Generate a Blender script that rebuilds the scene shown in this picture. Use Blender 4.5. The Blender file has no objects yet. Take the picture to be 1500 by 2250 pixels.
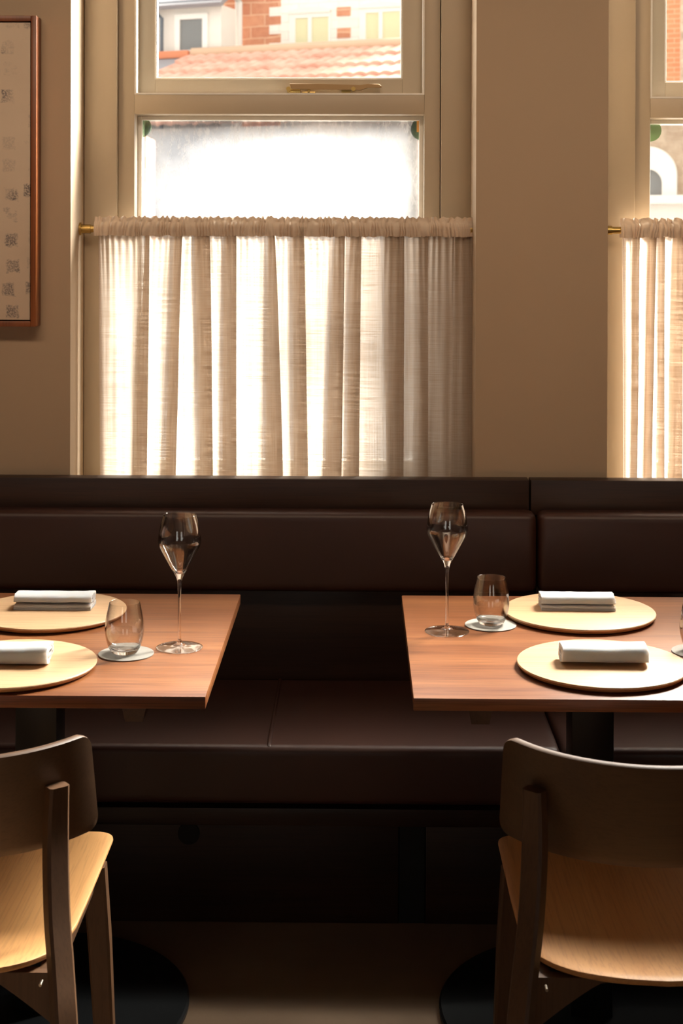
import bpy, bmesh, math, random
from mathutils import Vector, Matrix, noise
PI = math.pi
random.seed(7)
S = bpy.context.scene
COL = S.collection

# ------------------------------------------------------------------ camera
F = 3200.0                       # focal length in pixels of the 1500x2250 frame
H = 1.51                         # eye height
PITCH = math.radians(0.25); YAW = math.atan(43 / F); ROLL = math.radians(0.17)
PY = 534 + F * math.tan(PITCH)
cd = bpy.data.cameras.new('camera'); cam = bpy.data.objects.new('camera', cd); COL.objects.link(cam)
cd.sensor_fit = 'VERTICAL'; cd.sensor_height = 36; cd.sensor_width = 24
cd.lens = F / 2250 * 36; cd.shift_y = -(1125 - PY) / 2250
cd.clip_start = 0.05; cd.clip_end = 300
cd.dof.use_dof = True; cd.dof.focus_distance = 2.95; cd.dof.aperture_fstop = 9
RC = Matrix.Rotation(YAW, 3, 'Z') @ Matrix.Rotation(PI / 2 - PITCH, 3, 'X') @ Matrix.Rotation(ROLL, 3, 'Z')
cam.matrix_world = Matrix.Translation((0, 0, H)) @ RC.to_4x4()
S.camera = cam
def ray(px, py):
    return RC @ Vector(((px - 750) / F, -(py - PY) / F, -1))
def PYp(px, py, y):              # point of the photograph on the plane Y = y
    d = ray(px, py); t = y / d.y; return Vector((d.x * t, y, H + d.z * t))
def PZp(px, py, z):              # point of the photograph on the plane Z = z
    d = ray(px, py); t = (z - H) / d.z; return Vector((d.x * t, d.y * t, z))

# ------------------------------------------------------------------ world, lights, exposure
S.view_settings.view_transform = 'Standard'; S.view_settings.look = 'None'
S.view_settings.gamma = 1.0; S.view_settings.use_curve_mapping = False
S.view_settings.exposure = 0.0
S.cycles.use_denoising = True
S.cycles.max_bounces = 16; S.cycles.diffuse_bounces = 5; S.cycles.transparent_max_bounces = 24
S.cycles.transmission_bounces = 12; S.cycles.glossy_bounces = 6
S.cycles.sample_clamp_indirect = 6.0
w = bpy.data.worlds.new('sky'); S.world = w; w.use_nodes = True
nt = w.node_tree; nt.nodes.clear()
tc = nt.nodes.new('ShaderNodeTexCoord'); sp = nt.nodes.new('ShaderNodeSeparateXYZ')
# hazy bright part of the sky: high, behind the houses and to the right; duller sky elsewhere
SKY_DIR = Vector((0.56, 0.56, 0.60)).normalized()
SKY_GLOW, SKY_MID, SKY_BACK = 265.0, 7.0, 2.1
dp = nt.nodes.new('ShaderNodeVectorMath'); dp.operation = 'DOT_PRODUCT'; dp.inputs[1].default_value = SKY_DIR
mr = nt.nodes.new('ShaderNodeMapRange'); mr.interpolation_type = 'SMOOTHSTEP'
for i_, v_ in enumerate((.91, .99, 0, SKY_GLOW)): mr.inputs[i_ + 1].default_value = v_
mb = nt.nodes.new('ShaderNodeMapRange'); mb.interpolation_type = 'SMOOTHSTEP'
for i_, v_ in enumerate((0.0, .5, SKY_BACK, SKY_MID)): mb.inputs[i_ + 1].default_value = v_
ad = nt.nodes.new('ShaderNodeMath'); ad.operation = 'ADD'
bg = nt.nodes.new('ShaderNodeBackground'); bg.inputs[0].default_value = (1.0, 0.95, 0.89, 1)
ow = nt.nodes.new('ShaderNodeOutputWorld')
nt.links.new(tc.outputs['Generated'], dp.inputs[0]); nt.links.new(tc.outputs['Generated'], sp.inputs[0])
nt.links.new(dp.outputs['Value'], mr.inputs[0]); nt.links.new(sp.outputs[1], mb.inputs[0])
nt.links.new(mr.outputs[0], ad.inputs[0]); nt.links.new(mb.outputs[0], ad.inputs[1])
nt.links.new(ad.outputs[0], bg.inputs[1]); nt.links.new(bg.outputs[0], ow.inputs[0])
w.cycles.sampling_method = 'MANUAL'; w.cycles.sample_map_resolution = 512
def area(name, loc, target, sx, sy, power, color, spread=180):
    l = bpy.data.lights.new(name, 'AREA'); l.shape = 'RECTANGLE'; l.size = sx; l.size_y = sy
    l.energy = power; l.color = color; l.spread = math.radians(spread)
    o = bpy.data.objects.new(name, l); COL.objects.link(o); o.location = loc
    o.rotation_euler = (Vector(target) - Vector(loc)).to_track_quat('-Z', 'Y').to_euler()
    return o
# added warm fill light, an unseen source high up, aimed at the window wall
area('added_fill_light', (0.2, 1.2, 3.05), (0.1, 3.6, 1.85), 4.2, 0.3, 8.5, (1.0, 0.75, 0.54), 64)

# ------------------------------------------------------------------ helpers
def finish(bm, smooth=True):
    bmesh.ops.recalc_face_normals(bm, faces=bm.faces)
    if smooth:
        for f in bm.faces: f.smooth = True
    return bm
def obj(name, bm, m, parent=None, label=None, smooth=True, angle=35, recalc=True, local=False):
    if recalc: bmesh.ops.recalc_face_normals(bm, faces=bm.faces)
    if parent is not None and not local:
        L = parent.location.copy()
        p = parent.parent
        while p is not None: L += p.location; p = p.parent
        bmesh.ops.translate(bm, vec=-L, verts=bm.verts)
    me = bpy.data.meshes.new(name); bm.to_mesh(me); bm.free()
    o = bpy.data.objects.new(name, me); COL.objects.link(o)
    me.materials.append(m)
    if smooth:
        for p in me.polygons: p.use_smooth = True
        try: me.set_sharp_from_angle(angle=math.radians(angle))
        except Exception: pass
    if parent is not None: o.parent = parent
    if label: o['label'] = label
    return o
def tag(o, label=None, cat=None, group=None, kind=None):
    if label: o['label'] = label
    if cat: o['category'] = cat
    if group: o['group'] = group
    if kind: o['kind'] = kind
    return o
def thing(name, loc, label=None, cat=None, group=None, kind=None):
    o = bpy.data.objects.new(name, None); COL.objects.link(o); o.location = loc
    o.empty_display_size = 0.1
    return tag(o, label, cat, group, kind)
def copy_tree(o, parent=None):
    c = o.copy(); COL.objects.link(c)
    if parent is not None: c.parent = parent
    for ch in list(o.children): copy_tree(ch, c)
    return c
def box(bm, x0, x1, y0, y1, z0, z1, bev=0.0, seg=2):
    vs = [bm.verts.new((x, y, z)) for x in (x0, x1) for y in (y0, y1) for z in (z0, z1)]
    idx = [(0, 1, 3, 2), (4, 6, 7, 5), (0, 4, 5, 1), (2, 3, 7, 6), (0, 2, 6, 4), (1, 5, 7, 3)]
    fs = [bm.faces.new([vs[i] for i in q]) for q in idx]
    if bev > 0:
        es = {e for f in fs for e in f.edges}
        bmesh.ops.bevel(bm, geom=list(es), offset=bev, segments=seg, profile=0.5, affect='EDGES', clamp_overlap=True)
    return bm
def newbox(*a, **k): return box(bmesh.new(), *a, **k)
def prism(bm, pts, axis, a, b):
    """pts: 2D outline in the two other axes (in axis order); extruded along axis from a to b"""
    def mk(p, t):
        l = list(p); l.insert(axis, t); return bm.verts.new(l)
    A = [mk(p, a) for p in pts]; B = [mk(p, b) for p in pts]
    bm.faces.new(A); bm.faces.new(B[::-1])
    n = len(pts)
    for i in range(n): bm.faces.new((A[i], B[i], B[(i + 1) % n], A[(i + 1) % n]))
    return bm
def catmull(pts, n=6):
    out = []
    P = [pts[0]] + list(pts) + [pts[-1]]
    for i in range(1, len(P) - 2):
        for k in range(n):
            t = k / n
            out.append(tuple(0.5 * (2 * P[i][j] + (P[i + 1][j] - P[i - 1][j]) * t
                + (2 * P[i - 1][j] - 5 * P[i][j] + 4 * P[i + 1][j] - P[i + 2][j]) * t * t
                + (3 * P[i][j] - P[i - 1][j] - 3 * P[i + 1][j] + P[i + 2][j]) * t ** 3) for j in range(len(P[0]))))
    out.append(tuple(pts[-1])); return out
def lathe(bm, prof, cx=0, cy=0, cz=0, seg=64):
    rings = []
    for r, z in prof:
        r = max(r, 0)
        if r < 1e-6: rings.append([bm.verts.new((cx, cy, cz + z))])
        else: rings.append([bm.verts.new((cx + r * math.cos(2 * PI * k / seg), cy + r * math.sin(2 * PI * k / seg), cz + z)) for k in range(seg)])
    for a, b in zip(rings, rings[1:]):
        for k in range(seg):
            k2 = (k + 1) % seg
            if len(a) == 1 and len(b) == 1: continue
            if len(a) == 1: bm.faces.new((a[0], b[k], b[k2]))
            elif len(b) == 1: bm.faces.new((a[k], b[0], a[k2]))
            else: bm.faces.new((a[k], b[k], b[k2], a[k2]))
    return bm
def tube(bm, pts, r, seg=12, caps=True):
    pts = [Vector(p) for p in pts]; rings = []
    for i, p in enumerate(pts):
        d = (pts[min(i + 1, len(pts) - 1)] - pts[max(i - 1, 0)]).normalized()
        up = Vector((0, 0, 1)) if abs(d.z) < .9 else Vector((0, 1, 0))
        a = d.cross(up).normalized(); b = d.cross(a)
        rr = r[i] if isinstance(r, (list, tuple)) else r
        rings.append([bm.verts.new(p + rr * (math.cos(2 * PI * k / seg) * a + math.sin(2 * PI * k / seg) * b)) for k in range(seg)])
    for A, B in zip(rings, rings[1:]):
        for k in range(seg): bm.faces.new((A[k], B[k], B[(k + 1) % seg], A[(k + 1) % seg]))
    if caps: bm.faces.new(rings[0]); bm.faces.new(rings[-1][::-1])
    return bm
def loft(bm, sections, close=True, caps=True):
    R = [[bm.verts.new(p) for p in s] for s in sections]
    n = len(R[0])
    for A, B in zip(R, R[1:]):
        for k in range(n if close else n - 1): bm.faces.new((A[k], A[(k + 1) % n], B[(k + 1) % n], B[k]))
    if caps and close: bm.faces.new(R[0]); bm.faces.new(R[-1][::-1])
    return bm

# ------------------------------------------------------------------ materials
def srgb(r, g, b):
    f = lambda c: (c / 255 / 12.92) if c / 255 <= .04045 else ((c / 255 + .055) / 1.055) ** 2.4
    return (f(r), f(g), f(b), 1)
class N:
    def __init__(s, name):
        s.m = bpy.data.materials.new(name); s.m.use_nodes = True; s.t = s.m.node_tree; s.t.nodes.clear()
        s.out = s.t.nodes.new('ShaderNodeOutputMaterial')
    def n(s, kind, **k):
        q = s.t.nodes.new('ShaderNode' + kind)
        for a, v in k.items():
            if a.startswith('_'): setattr(q, a[1:], v)
            else:
                key = a.replace('__', ' ')
                sock = q.inputs[int(key[1:])] if key[0] == 'i' and key[1:].isdigit() else q.inputs[key]
                if hasattr(v, 'is_linked') or isinstance(v, bpy.types.NodeSocket): s.t.links.new(v, sock)
                else: sock.default_value = v
        return q
    def link(s, a, b): s.t.links.new(a, b)
    def ramp(s, fac, stops):
        q = s.t.nodes.new('ShaderNodeValToRGB'); s.link(fac, q.inputs[0])
        e = q.color_ramp.elements
        while len(e) < len(stops): e.new(0.5)
        for i, (p, c) in enumerate(stops): e[i].position = p; e[i].color = c
        return q.outputs[0]
    def mix(s, fac, a, b, blend='MIX'):
        q = s.t.nodes.new('ShaderNodeMix'); q.data_type = 'RGBA'; q.blend_type = blend
        for v, i in ((fac, 0), (a, 6), (b, 7)):
            if isinstance(v, bpy.types.NodeSocket): s.link(v, q.inputs[i])
            else: q.inputs[i].default_value = v
        return q.outputs[2]
    def coord(s, scale=(1, 1, 1), rot=(0, 0, 0)):
        tc = s.n('TexCoord'); mp = s.n('Mapping'); s.link(tc.outputs['Object'], mp.inputs[0])
        mp.inputs['Scale'].default_value = scale; mp.inputs['Rotation'].default_value = rot
        return mp.outputs[0]
    def noise(s, vec, scale, detail=4, rough=.5, dist=0):
        return s.n('TexNoise', Vector=vec, Scale=scale, Detail=detail, Roughness=rough, Distortion=dist).outputs[0]
    def bump(s, h, strength=.2, dist=.001):
        return s.n('Bump', Height=h, Strength=strength, Distance=dist).outputs[0]
    def principled(s, color, rough=.5, normal=None, **k):
        q = s.t.nodes.new('ShaderNodeBsdfPrincipled')
        for v, nm in ((color, 'Base Color'), (rough, 'Roughness')):
            if isinstance(v, bpy.types.NodeSocket): s.link(v, q.inputs[nm])
            else: q.inputs[nm].default_value = v
        if normal is not None: s.link(normal, q.inputs['Normal'])
        for a, v in k.items(): q.inputs[a.replace('__', ' ')].default_value = v
        s.link(q.outputs[0], s.out.inputs[0]); return q
def paint(name, c, rough=.6, var=.06, bump=.15, bs=160):
    n = N(name); v = n.coord()
    c2 = tuple(x * (1 - var) for x in c[:3]) + (1,)
    nz = n.noise(v, 3.0, 5)
    col = n.mix(nz, c, c2)
    n.principled(col, rough, n.bump(n.noise(v, bs, 3), bump, .0006)); return n.m
def wood(name, c1, c2, along=0, rough=.45, grain=9.0, stretch=14.0, fine=.5, bump=.2, spec=.5, coat=0.0):
    """grain runs along the given object axis"""
    n = N(name); sc = [1, 1, 1]; sc[along] = 1 / stretch
    v = n.coord(tuple(sc))
    big = n.noise(v, grain, 4, .55, .6)
    col = n.ramp(big, [(.30, c1), (.70, c2)])
    fs = [1, 1, 1]; fs[along] = 1 / 40.0
    v2 = n.coord(tuple(fs)); f = n.noise(v2, 260, 3, .6)
    pores = n.ramp(f, [(.36, (.55, .5, .46, 1)), (.52, (1, 1, 1, 1))])
    col = n.mix(fine, col, n.mix(1.0, col, pores, 'MULTIPLY'))
    n.principled(col, rough, n.bump(f, bump, .0004), **{'Specular__IOR__Level': spec, 'Coat__Weight': coat, 'Coat__Roughness': .25})
    return n.m
def plain(name, c, rough=.5, metal=0.0, nscale=0, bump=.1, **k):
    n = N(name)
    v = n.coord(); nz = n.noise(v, nscale or 40, 3)
    c2 = tuple(x * .88 for x in c[:3]) + (1,)
    n.principled(n.mix(nz, c, c2), rough, n.bump(nz, bump, .0004) if nscale else None, Metallic=metal, **k); return n.m

M = {}
M['wall'] = paint('wall_paint', srgb(186, 162, 134), .75)
M['reveal'] = paint('frame_paint', srgb(176, 160, 136), .45, .03, .05, 60)
M['strip'] = plain('white_strip', srgb(240, 236, 226), .5)
M['ceiling'] = paint('ceiling_paint', srgb(190, 175, 155), .8)
M['dark_wall'] = paint('far_wall_paint', srgb(40, 30, 24), .8)
M['floor'] = None
n = N('floor_resin'); v = n.coord()
nz = n.noise(v, 2.2, 6, .6)
n.principled(n.ramp(nz, [(.3, srgb(120, 96, 74)), (.7, srgb(148, 122, 96))]), .55, n.bump(n.noise(v, 90, 4), .2, .001)); M['floor'] = n.m
M['table'] = wood('oak_table_top', srgb(114, 63, 33), srgb(160, 102, 60), 0, .36, 14, 20, .8, .25, .42)
M['table_edge'] = M['table']
M['batten'] = wood('oak_batten', srgb(58, 36, 22), srgb(74, 48, 30), 1, .5)
M['plate'] = wood('pale_ash_plate', srgb(204, 160, 116), srgb(222, 184, 142), 0, .42, 8, 12, .4, .05)
M['ply_edge'] = None
n = N('plywood_edge'); v = n.coord((1, 1, 420))
wv = n.noise(v, 1.0, 1)
n.principled(n.ramp(wv, [(.4, srgb(150, 100, 58)), (.6, srgb(205, 160, 108))]), .55); M['ply_edge'] = n.m
M['bench_wood'] = wood('dark_oak_bench', srgb(40, 22, 14), srgb(62, 36, 22), 0, .42, 10, 14, .6, .25)
M['chair'] = wood('oak_chair_seat_lit', srgb(204, 142, 82), srgb(222, 166, 106), 1, .5, 6, 14, .3, .1)  # seat, same oak as back and legs, lightened as if lit
M['chair_back'] = wood('oak_chair_back_shaded', srgb(82, 56, 36), srgb(98, 70, 46), 0, .5, 10, 14, .35, .1)  # same oak as the seat, its shade put into the darker colour
M['chair_leg'] = wood('oak_chair_leg_shaded', srgb(86, 57, 35), srgb(104, 72, 46), 2, .5, 10, 14, .35, .1)  # seat oak again, darkened for the shade on legs and rails
M['black'] = plain('black_powder_coat', srgb(22, 24, 26), .42, 0, 300, .15)
M['void'] = plain('black_plastic_and_recess', srgb(10, 9, 9), .6)
n = N('brown_leather'); v = n.coord()
lv = n.n('TexVoronoi', Vector=v, Scale=420.0).outputs[0]; big = n.noise(v, 5, 3)
n.principled(n.mix(big, srgb(72, 41, 30), srgb(60, 33, 24)), .42, n.bump(n.mix(.5, lv, n.noise(v, 30, 3)), .2, .0006), **{'Coat__Weight': .08, 'Coat__Roughness': .5}); M['leather'] = n.m
n = N('white_linen'); v = n.coord(); 
nz = n.noise(n.coord((1, 6, 6)), 380, 2); nz2 = n.noise(n.coord((6, 1, 1)), 380, 2)
n.principled(srgb(244, 234, 226), .85, n.bump(n.mix(.5, nz, nz2), .35, .0006), **{'Sheen__Weight': .2, 'Subsurface__Weight': .75, 'Subsurface__Scale': .03, 'Subsurface__Radius': (1.0, .8, .65)}); M['linen'] = n.m
M['coaster'] = plain('grey_felt_coaster', srgb(158, 152, 142), .8, 0, 500, .2)
M['brass'] = plain('brass', srgb(190, 160, 96), .3, 1.0)
M['steel'] = plain('brushed_steel', srgb(190, 180, 165), .32, 1.0)
M['frame_wood'] = wood('picture_frame_wood', srgb(112, 58, 24), srgb(150, 84, 38), 2, .4, 14, 12, .5, .15)
def glass_solid(name):
    n = N(name); g = n.n('BsdfGlass', Color=(1, 1, 1, 1), Roughness=0.0, IOR=1.45); n.link(g.outputs[0], n.out.inputs[0]); return n.m
def glass_thin(name):
    """thin blown wall: clear face-on, mirror-like seen edge-on"""
    n = N(name); lw = n.n('LayerWeight', Blend=.5).outputs['Facing']
    p = n.n('Math', _operation='POWER', i0=lw, i1=2.0).outputs[0]
    k = n.n('MapRange', i0=p, i1=0, i2=1, i3=.06, i4=1.0).outputs[0]
    n.link(n.n('MixShader', i0=k, i1=n.n('BsdfTransparent', Color=(.985, .982, .975, 1)).outputs[0], i2=n.n('BsdfGlossy', Roughness=.0).outputs[0]).outputs[0], n.out.inputs[0]); return n.m
M['thin_glass'] = glass_thin('thin_blown_crystal')
def two_glass(o, z0, z1):
    o.data.materials.append(M['glass'])
    for p_ in o.data.polygons:
        if z0 < p_.center.z < z1: p_.material_index = 1
M['glass'] = glass_solid('clear_crystal')
def pane_mat(name, film=False):
    n = N(name)
    t = n.n('BsdfTransparent', Color=(.96, .97, .96, 1)); g = n.n('BsdfGlossy', Color=(1, 1, 1, 1), Roughness=.02)
    fr = n.n('Fresnel', IOR=1.3)
    geo = n.n('NewGeometry'); front = n.n('Math', _operation='SUBTRACT', i0=1.0, i1=geo.outputs['Backfacing']).outputs[0]
    ff = n.n('Math', _operation='MULTIPLY', i0=fr.outputs[0], i1=front).outputs[0]
    mx = n.n('MixShader', i0=ff, i1=t.outputs[0], i2=g.outputs[0]); out = mx.outputs[0]
    if film:
        tc = n.n('TexCoord'); sep = n.n('SeparateXYZ', i0=tc.outputs['Object'])
        ax = n.n('Math', _operation='ABSOLUTE', i0=sep.outputs[0])
        edge = n.n('MapRange', _interpolation_type='SMOOTHSTEP', i0=ax.outputs[0], i1=.395, i2=.35, i3=0.0, i4=1.0)
        v = n.coord()
        big = n.noise(v, 5, 3, .6); fine = n.noise(n.coord((1, 1, .35)), 90, 5, .7)
        f1 = n.n('MapRange', i0=big, i1=.35, i2=.6, i3=.55, i4=.9)
        f2 = n.n('MapRange', i0=fine, i1=.40, i2=.5, i3=.72, i4=1.0)
        m1 = n.n('Math', _operation='MULTIPLY', i0=f1.outputs[0], i1=f2.outputs[0])
        m3 = n.n('Math', _operation='MULTIPLY', i0=m1.outputs[0], i1=edge.outputs[0])
        m2 = n.n('Math', _operation='MULTIPLY', i0=m3.outputs[0], i1=front)
        ctr = n.n('VectorMath', _operation='DISTANCE', i0=n.n('Mapping', Vector=tc.outputs['Object'], Scale=(1.0, 0, 1.9)).outputs[0], i1=(.10, 0, 1.48)).outputs['Value']
        blot = n.n('Math', _operation='ADD', i0=ctr, i1=n.n('Math', _operation='MULTIPLY', i0=n.noise(v, 7, 5, .65), i1=.30).outputs[0]).outputs[0]
        mist_glare = n.ramp(n.n('MapRange', i0=blot, i1=.34, i2=.60).outputs[0], [(0, (.20, .20, .20, 1)), (.45, (.085, .086, .089, 1)), (1, (.040, .041, .044, 1))])  # mist mottling, with the bright glare at the centre put into its colour
        tr = n.n('BsdfTranslucent', Color=mist_glare)
        mx2 = n.n('MixShader', i0=m2.outputs[0], i1=out, i2=tr.outputs[0]); out = mx2.outputs[0]
    n.link(out, n.out.inputs[0]); return n.m
M['pane'] = pane_mat('window_glass'); M['fogged'] = pane_mat('misted_window_glass', True)
def fabric(name, trans_lo, trans_hi, dens):
    n = N(name)
    tc = n.n('TexCoord'); uv = tc.outputs['UV']
    def st(sx, sy, sc, d=2):
        mp = n.n('Mapping', Vector=uv); mp.inputs['Scale'].default_value = (sx, sy, 1)
        return n.noise(mp.outputs[0], sc, d, .65)
    hz = st(3, 120, 4, 3); vt = st(300, 1.5, 3, 2)
    weave = n.n('Math', _operation='ADD', i0=n.n('Math', _operation='MULTIPLY', i0=hz, i1=.62).outputs[0], i1=n.n('Math', _operation='MULTIPLY', i0=vt, i1=.38).outputs[0]).outputs[0]
    op = n.n('MapRange', i0=weave, i1=.40, i2=.56, i3=trans_hi, i4=trans_lo).outputs[0]
    tcol = n.ramp(weave, [(.38, srgb(212, 202, 190)), (.58, srgb(160, 143, 126))])
    tl = n.n('BsdfTranslucent', Color=tcol); df = n.n('BsdfDiffuse', Color=srgb(226, 206, 184))
    a = n.n('MixShader', i0=dens, i1=tl.outputs[0], i2=df.outputs[0])
    tp = n.n('BsdfTransparent', Color=(1, .99, .97, 1))
    b = n.n('MixShader', i0=op, i1=a.outputs[0], i2=tp.outputs[0])
    n.link(b.outputs[0], n.out.inputs[0]); return n.m
M['sheer'] = fabric('sheer_linen', .03, .17, .38)
M['gather'] = fabric('gathered_linen', .0, .02, .86)

# ------------------------------------------------------------------ room shell
YW = 3.60                        # room face of the window wall
YF = 3.79                        # face of the window frames
CEIL, HEAD, SILL = 3.55, 3.40, 0.86
XL, XR, YB = -2.6, 3.4, -2.2
w1L, w1R = PYp(155, 500, YW).x, PYp(1045, 500, YW).x
w2L = PYp(1335, 500, YW).x; w2R = w2L + .96
def struct(name, bm, m, **k):
    o = obj(name, bm, m, **k); o['kind'] = 'structure'; return o
bm = bmesh.new()
edges = [(XL - .1, w1L), (w1R, w2L), (w2R, XR + .1)]
for a, b in edges: box(bm, a, b, YW, YW + .34, -.02, CEIL)
for a, b in ((w1L, w1R), (w2L, w2R)):
    box(bm, a, b, YW, YW + .34, -.02, SILL); box(bm, a, b, YW, YW + .34, HEAD, CEIL)
struct('wall_back', bm, M['wall'], smooth=False)
struct('floor', newbox(XL - .1, XR + .1, YB - .1, YW + .34, -.1, 0), M['floor'], smooth=False)
struct('ceiling', newbox(XL - .1, XR + .1, YB - .1, YW + .34, CEIL, CEIL + .1), M['ceiling'], smooth=False)
struct('wall_left', newbox(XL - .1, XL, YB - .1, YW, 0, CEIL), M['dark_wall'], smooth=False)
struct('wall_right', newbox(XR, XR + .1, YB - .1, YW, 0, CEIL), M['dark_wall'], smooth=False)
bm = bmesh.new(); fz0, fz1 = 1.0, 2.0
fw_ = ((-1.45, -.55), (.75, 1.65))
for a, b in ((XL, fw_[0][0]), (fw_[0][1], fw_[1][0]), (fw_[1][1], XR)): box(bm, a, b, YB - .1, YB, 0, CEIL)
for a, b in fw_: box(bm, a, b, YB - .1, YB, 0, fz0); box(bm, a, b, YB - .1, YB, fz1, CEIL)
struct('wall_front', bm, M['dark_wall'], smooth=False)

# ------------------------------------------------------------------ windows
def make_window(idx, L, R, dx, dz, discs):
    """dx: shift of the joinery from the first window's"""
    g = lambda px: PYp(px, 500, YF).x + dx
    zf = lambda py, y=YF: PYp(613, py, y).z + dz
    root = thing('window_%d' % idx, ((L + R) / 2, YF, SILL), kind='structure',
                 label=['', 'tall painted sash window behind the full sheer curtain', 'window at the right edge, cut off by the frame'][idx])
    lin0, lin1 = g(259), g(966)        # joint between box lining and stile
    st0, st1 = g(295), g(931)          # stile inner edges
    tr0, tr1 = zf(251), zf(208)        # transom bottom and top
    # box lining boards either side
    for a, b in ((L, lin0), (lin1, R)):
        obj('box_lining', newbox(a + .0015, b, YF - .022, YF + .12, SILL, HEAD, bev=.0015), M['reveal'], root)
    # outer frame: stiles, head, transom, bottom rail
    bm = bmesh.new()
    box(bm, lin0 + .0005, st0, YF, YF + .12, SILL, HEAD, bev=.0015); box(bm, st1, lin1 - .0005, YF, YF + .12, SILL, HEAD, bev=.0015)
    box(bm, st0, st1, YF, YF + .12, tr0, tr1, bev=.0015)
    box(bm, st0, st1, YF, YF + .12, SILL, SILL + .06, bev=.0015); box(bm, st0, st1, YF, YF + .12, HEAD - .05, HEAD, bev=.0015)
    obj('window_frame', bm, M['reveal'], root)
    # pale strip round the recess of the opening light
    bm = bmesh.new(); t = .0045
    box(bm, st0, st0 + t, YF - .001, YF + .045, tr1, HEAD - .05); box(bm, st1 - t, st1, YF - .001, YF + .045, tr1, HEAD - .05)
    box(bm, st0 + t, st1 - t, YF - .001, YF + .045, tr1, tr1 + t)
    obj('pale_strip', bm, M['strip'], root, smooth=False)
    # opening light
    ys = YF + .045
    gs = lambda px: PYp(px, 100, ys).x + dx
    a0, a1 = st0 + .001, st1 - .001; b0, b1 = gs(341), gs(884)
    zb = PYp(613, 173, ys).z + dz; z0 = tr1 + .0046
    sash = obj('opening_sash', loft_frame(a0, a1, z0, HEAD - .05, b0, b1, zb, HEAD - .1, ys, ys + .045), M['reveal'], root)
    bm = loft_frame(b0, b1, zb, HEAD - .1, b0 + .004, b1 - .004, zb + .004, HEAD - .104, ys + .004, ys + .03)
    obj('glazing_bead', bm, M['strip'], sash)
    obj('pane', newbox(b0 + .002, b1 - .002, ys + .022, ys + .026, zb + .002, HEAD - .102), M['pane'], sash)
    # fixed lower light
    yg = YF + .07
    bm = loft_frame(st0, st1, SILL + .06, tr0, st0 + .011, st1 - .011, SILL + .075, tr0 - .011, YF + .055, YF + .10)
    obj('glazing_bead', bm, M['strip'], root)
    cx = (st0 + st1) / 2
    pane = obj('pane', newbox(st0 + .005, st1 - .005, yg, yg + .004, SILL + .065, tr0 - .004), M['fogged'] if idx == 1 else M['pane'], root, smooth=False)
    return root, st0, st1, tr0
def loft_frame(x0, x1, z0, z1, ix0, ix1, iz0, iz1, y0, y1):
    bm = bmesh.new()
    box(bm, x0, ix0, y0, y1, z0, z1, bev=.0008, seg=1); box(bm, ix1, x1, y0, y1, z0, z1, bev=.0008, seg=1)
    box(bm, ix0, ix1, y0, y1, z0, iz0, bev=.0008, seg=1); box(bm, ix0, ix1, y0, y1, iz1, z1, bev=.0008, seg=1)
    return bm
W1 = make_window(1, w1L, w1R, 0, 0, 2)
dx2 = PYp(1391, 500, YF).x - PYp(259, 500, YF).x
W2 = make_window(2, w2L, w2R, dx2, -.008, 1)
# window boards (sills) behind the bench
for i, (a, b) in enumerate(((w1L, w1R), (w2L, w2R))):
    o = struct('trim_%d' % (i + 1), newbox(a + .002, b - .002, YW - .0, YF - .024, SILL, SILL + .018, bev=.003), M['reveal'])
for i, (a, b) in enumerate(fw_):          # the two windows behind the camera
    r = thing('window_%d' % (i + 3), ((a + b) / 2, YB, fz0), 'dark framed window in the wall behind the viewer', kind='structure')
    obj('window_frame', loft_frame(a, b, fz0, fz1, a + .05, b - .05, fz0 + .05, fz1 - .05, YB - .07, YB - .02), M['reveal'], r)
    obj('pane', newbox(a + .04, b - .04, YB - .05, YB - .045, fz0 + .04, fz1 - .04), M['pane'], r, smooth=False)
# portals so that the sky is sampled through the openings
for i, (a, b) in enumerate(((w1L, w1R), (w2L, w2R))):
    l = bpy.data.lights.new('window_portal', 'AREA'); l.shape = 'RECTANGLE'; l.size = b - a; l.size_y = HEAD - SILL
    l.cycles.is_portal = True
    o = bpy.data.objects.new('window_portal', l); COL.objects.link(o)
    o.location = ((a + b) / 2, YW + .36, (HEAD + SILL) / 2); o.rotation_euler = (-PI / 2, 0, 0)

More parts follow.
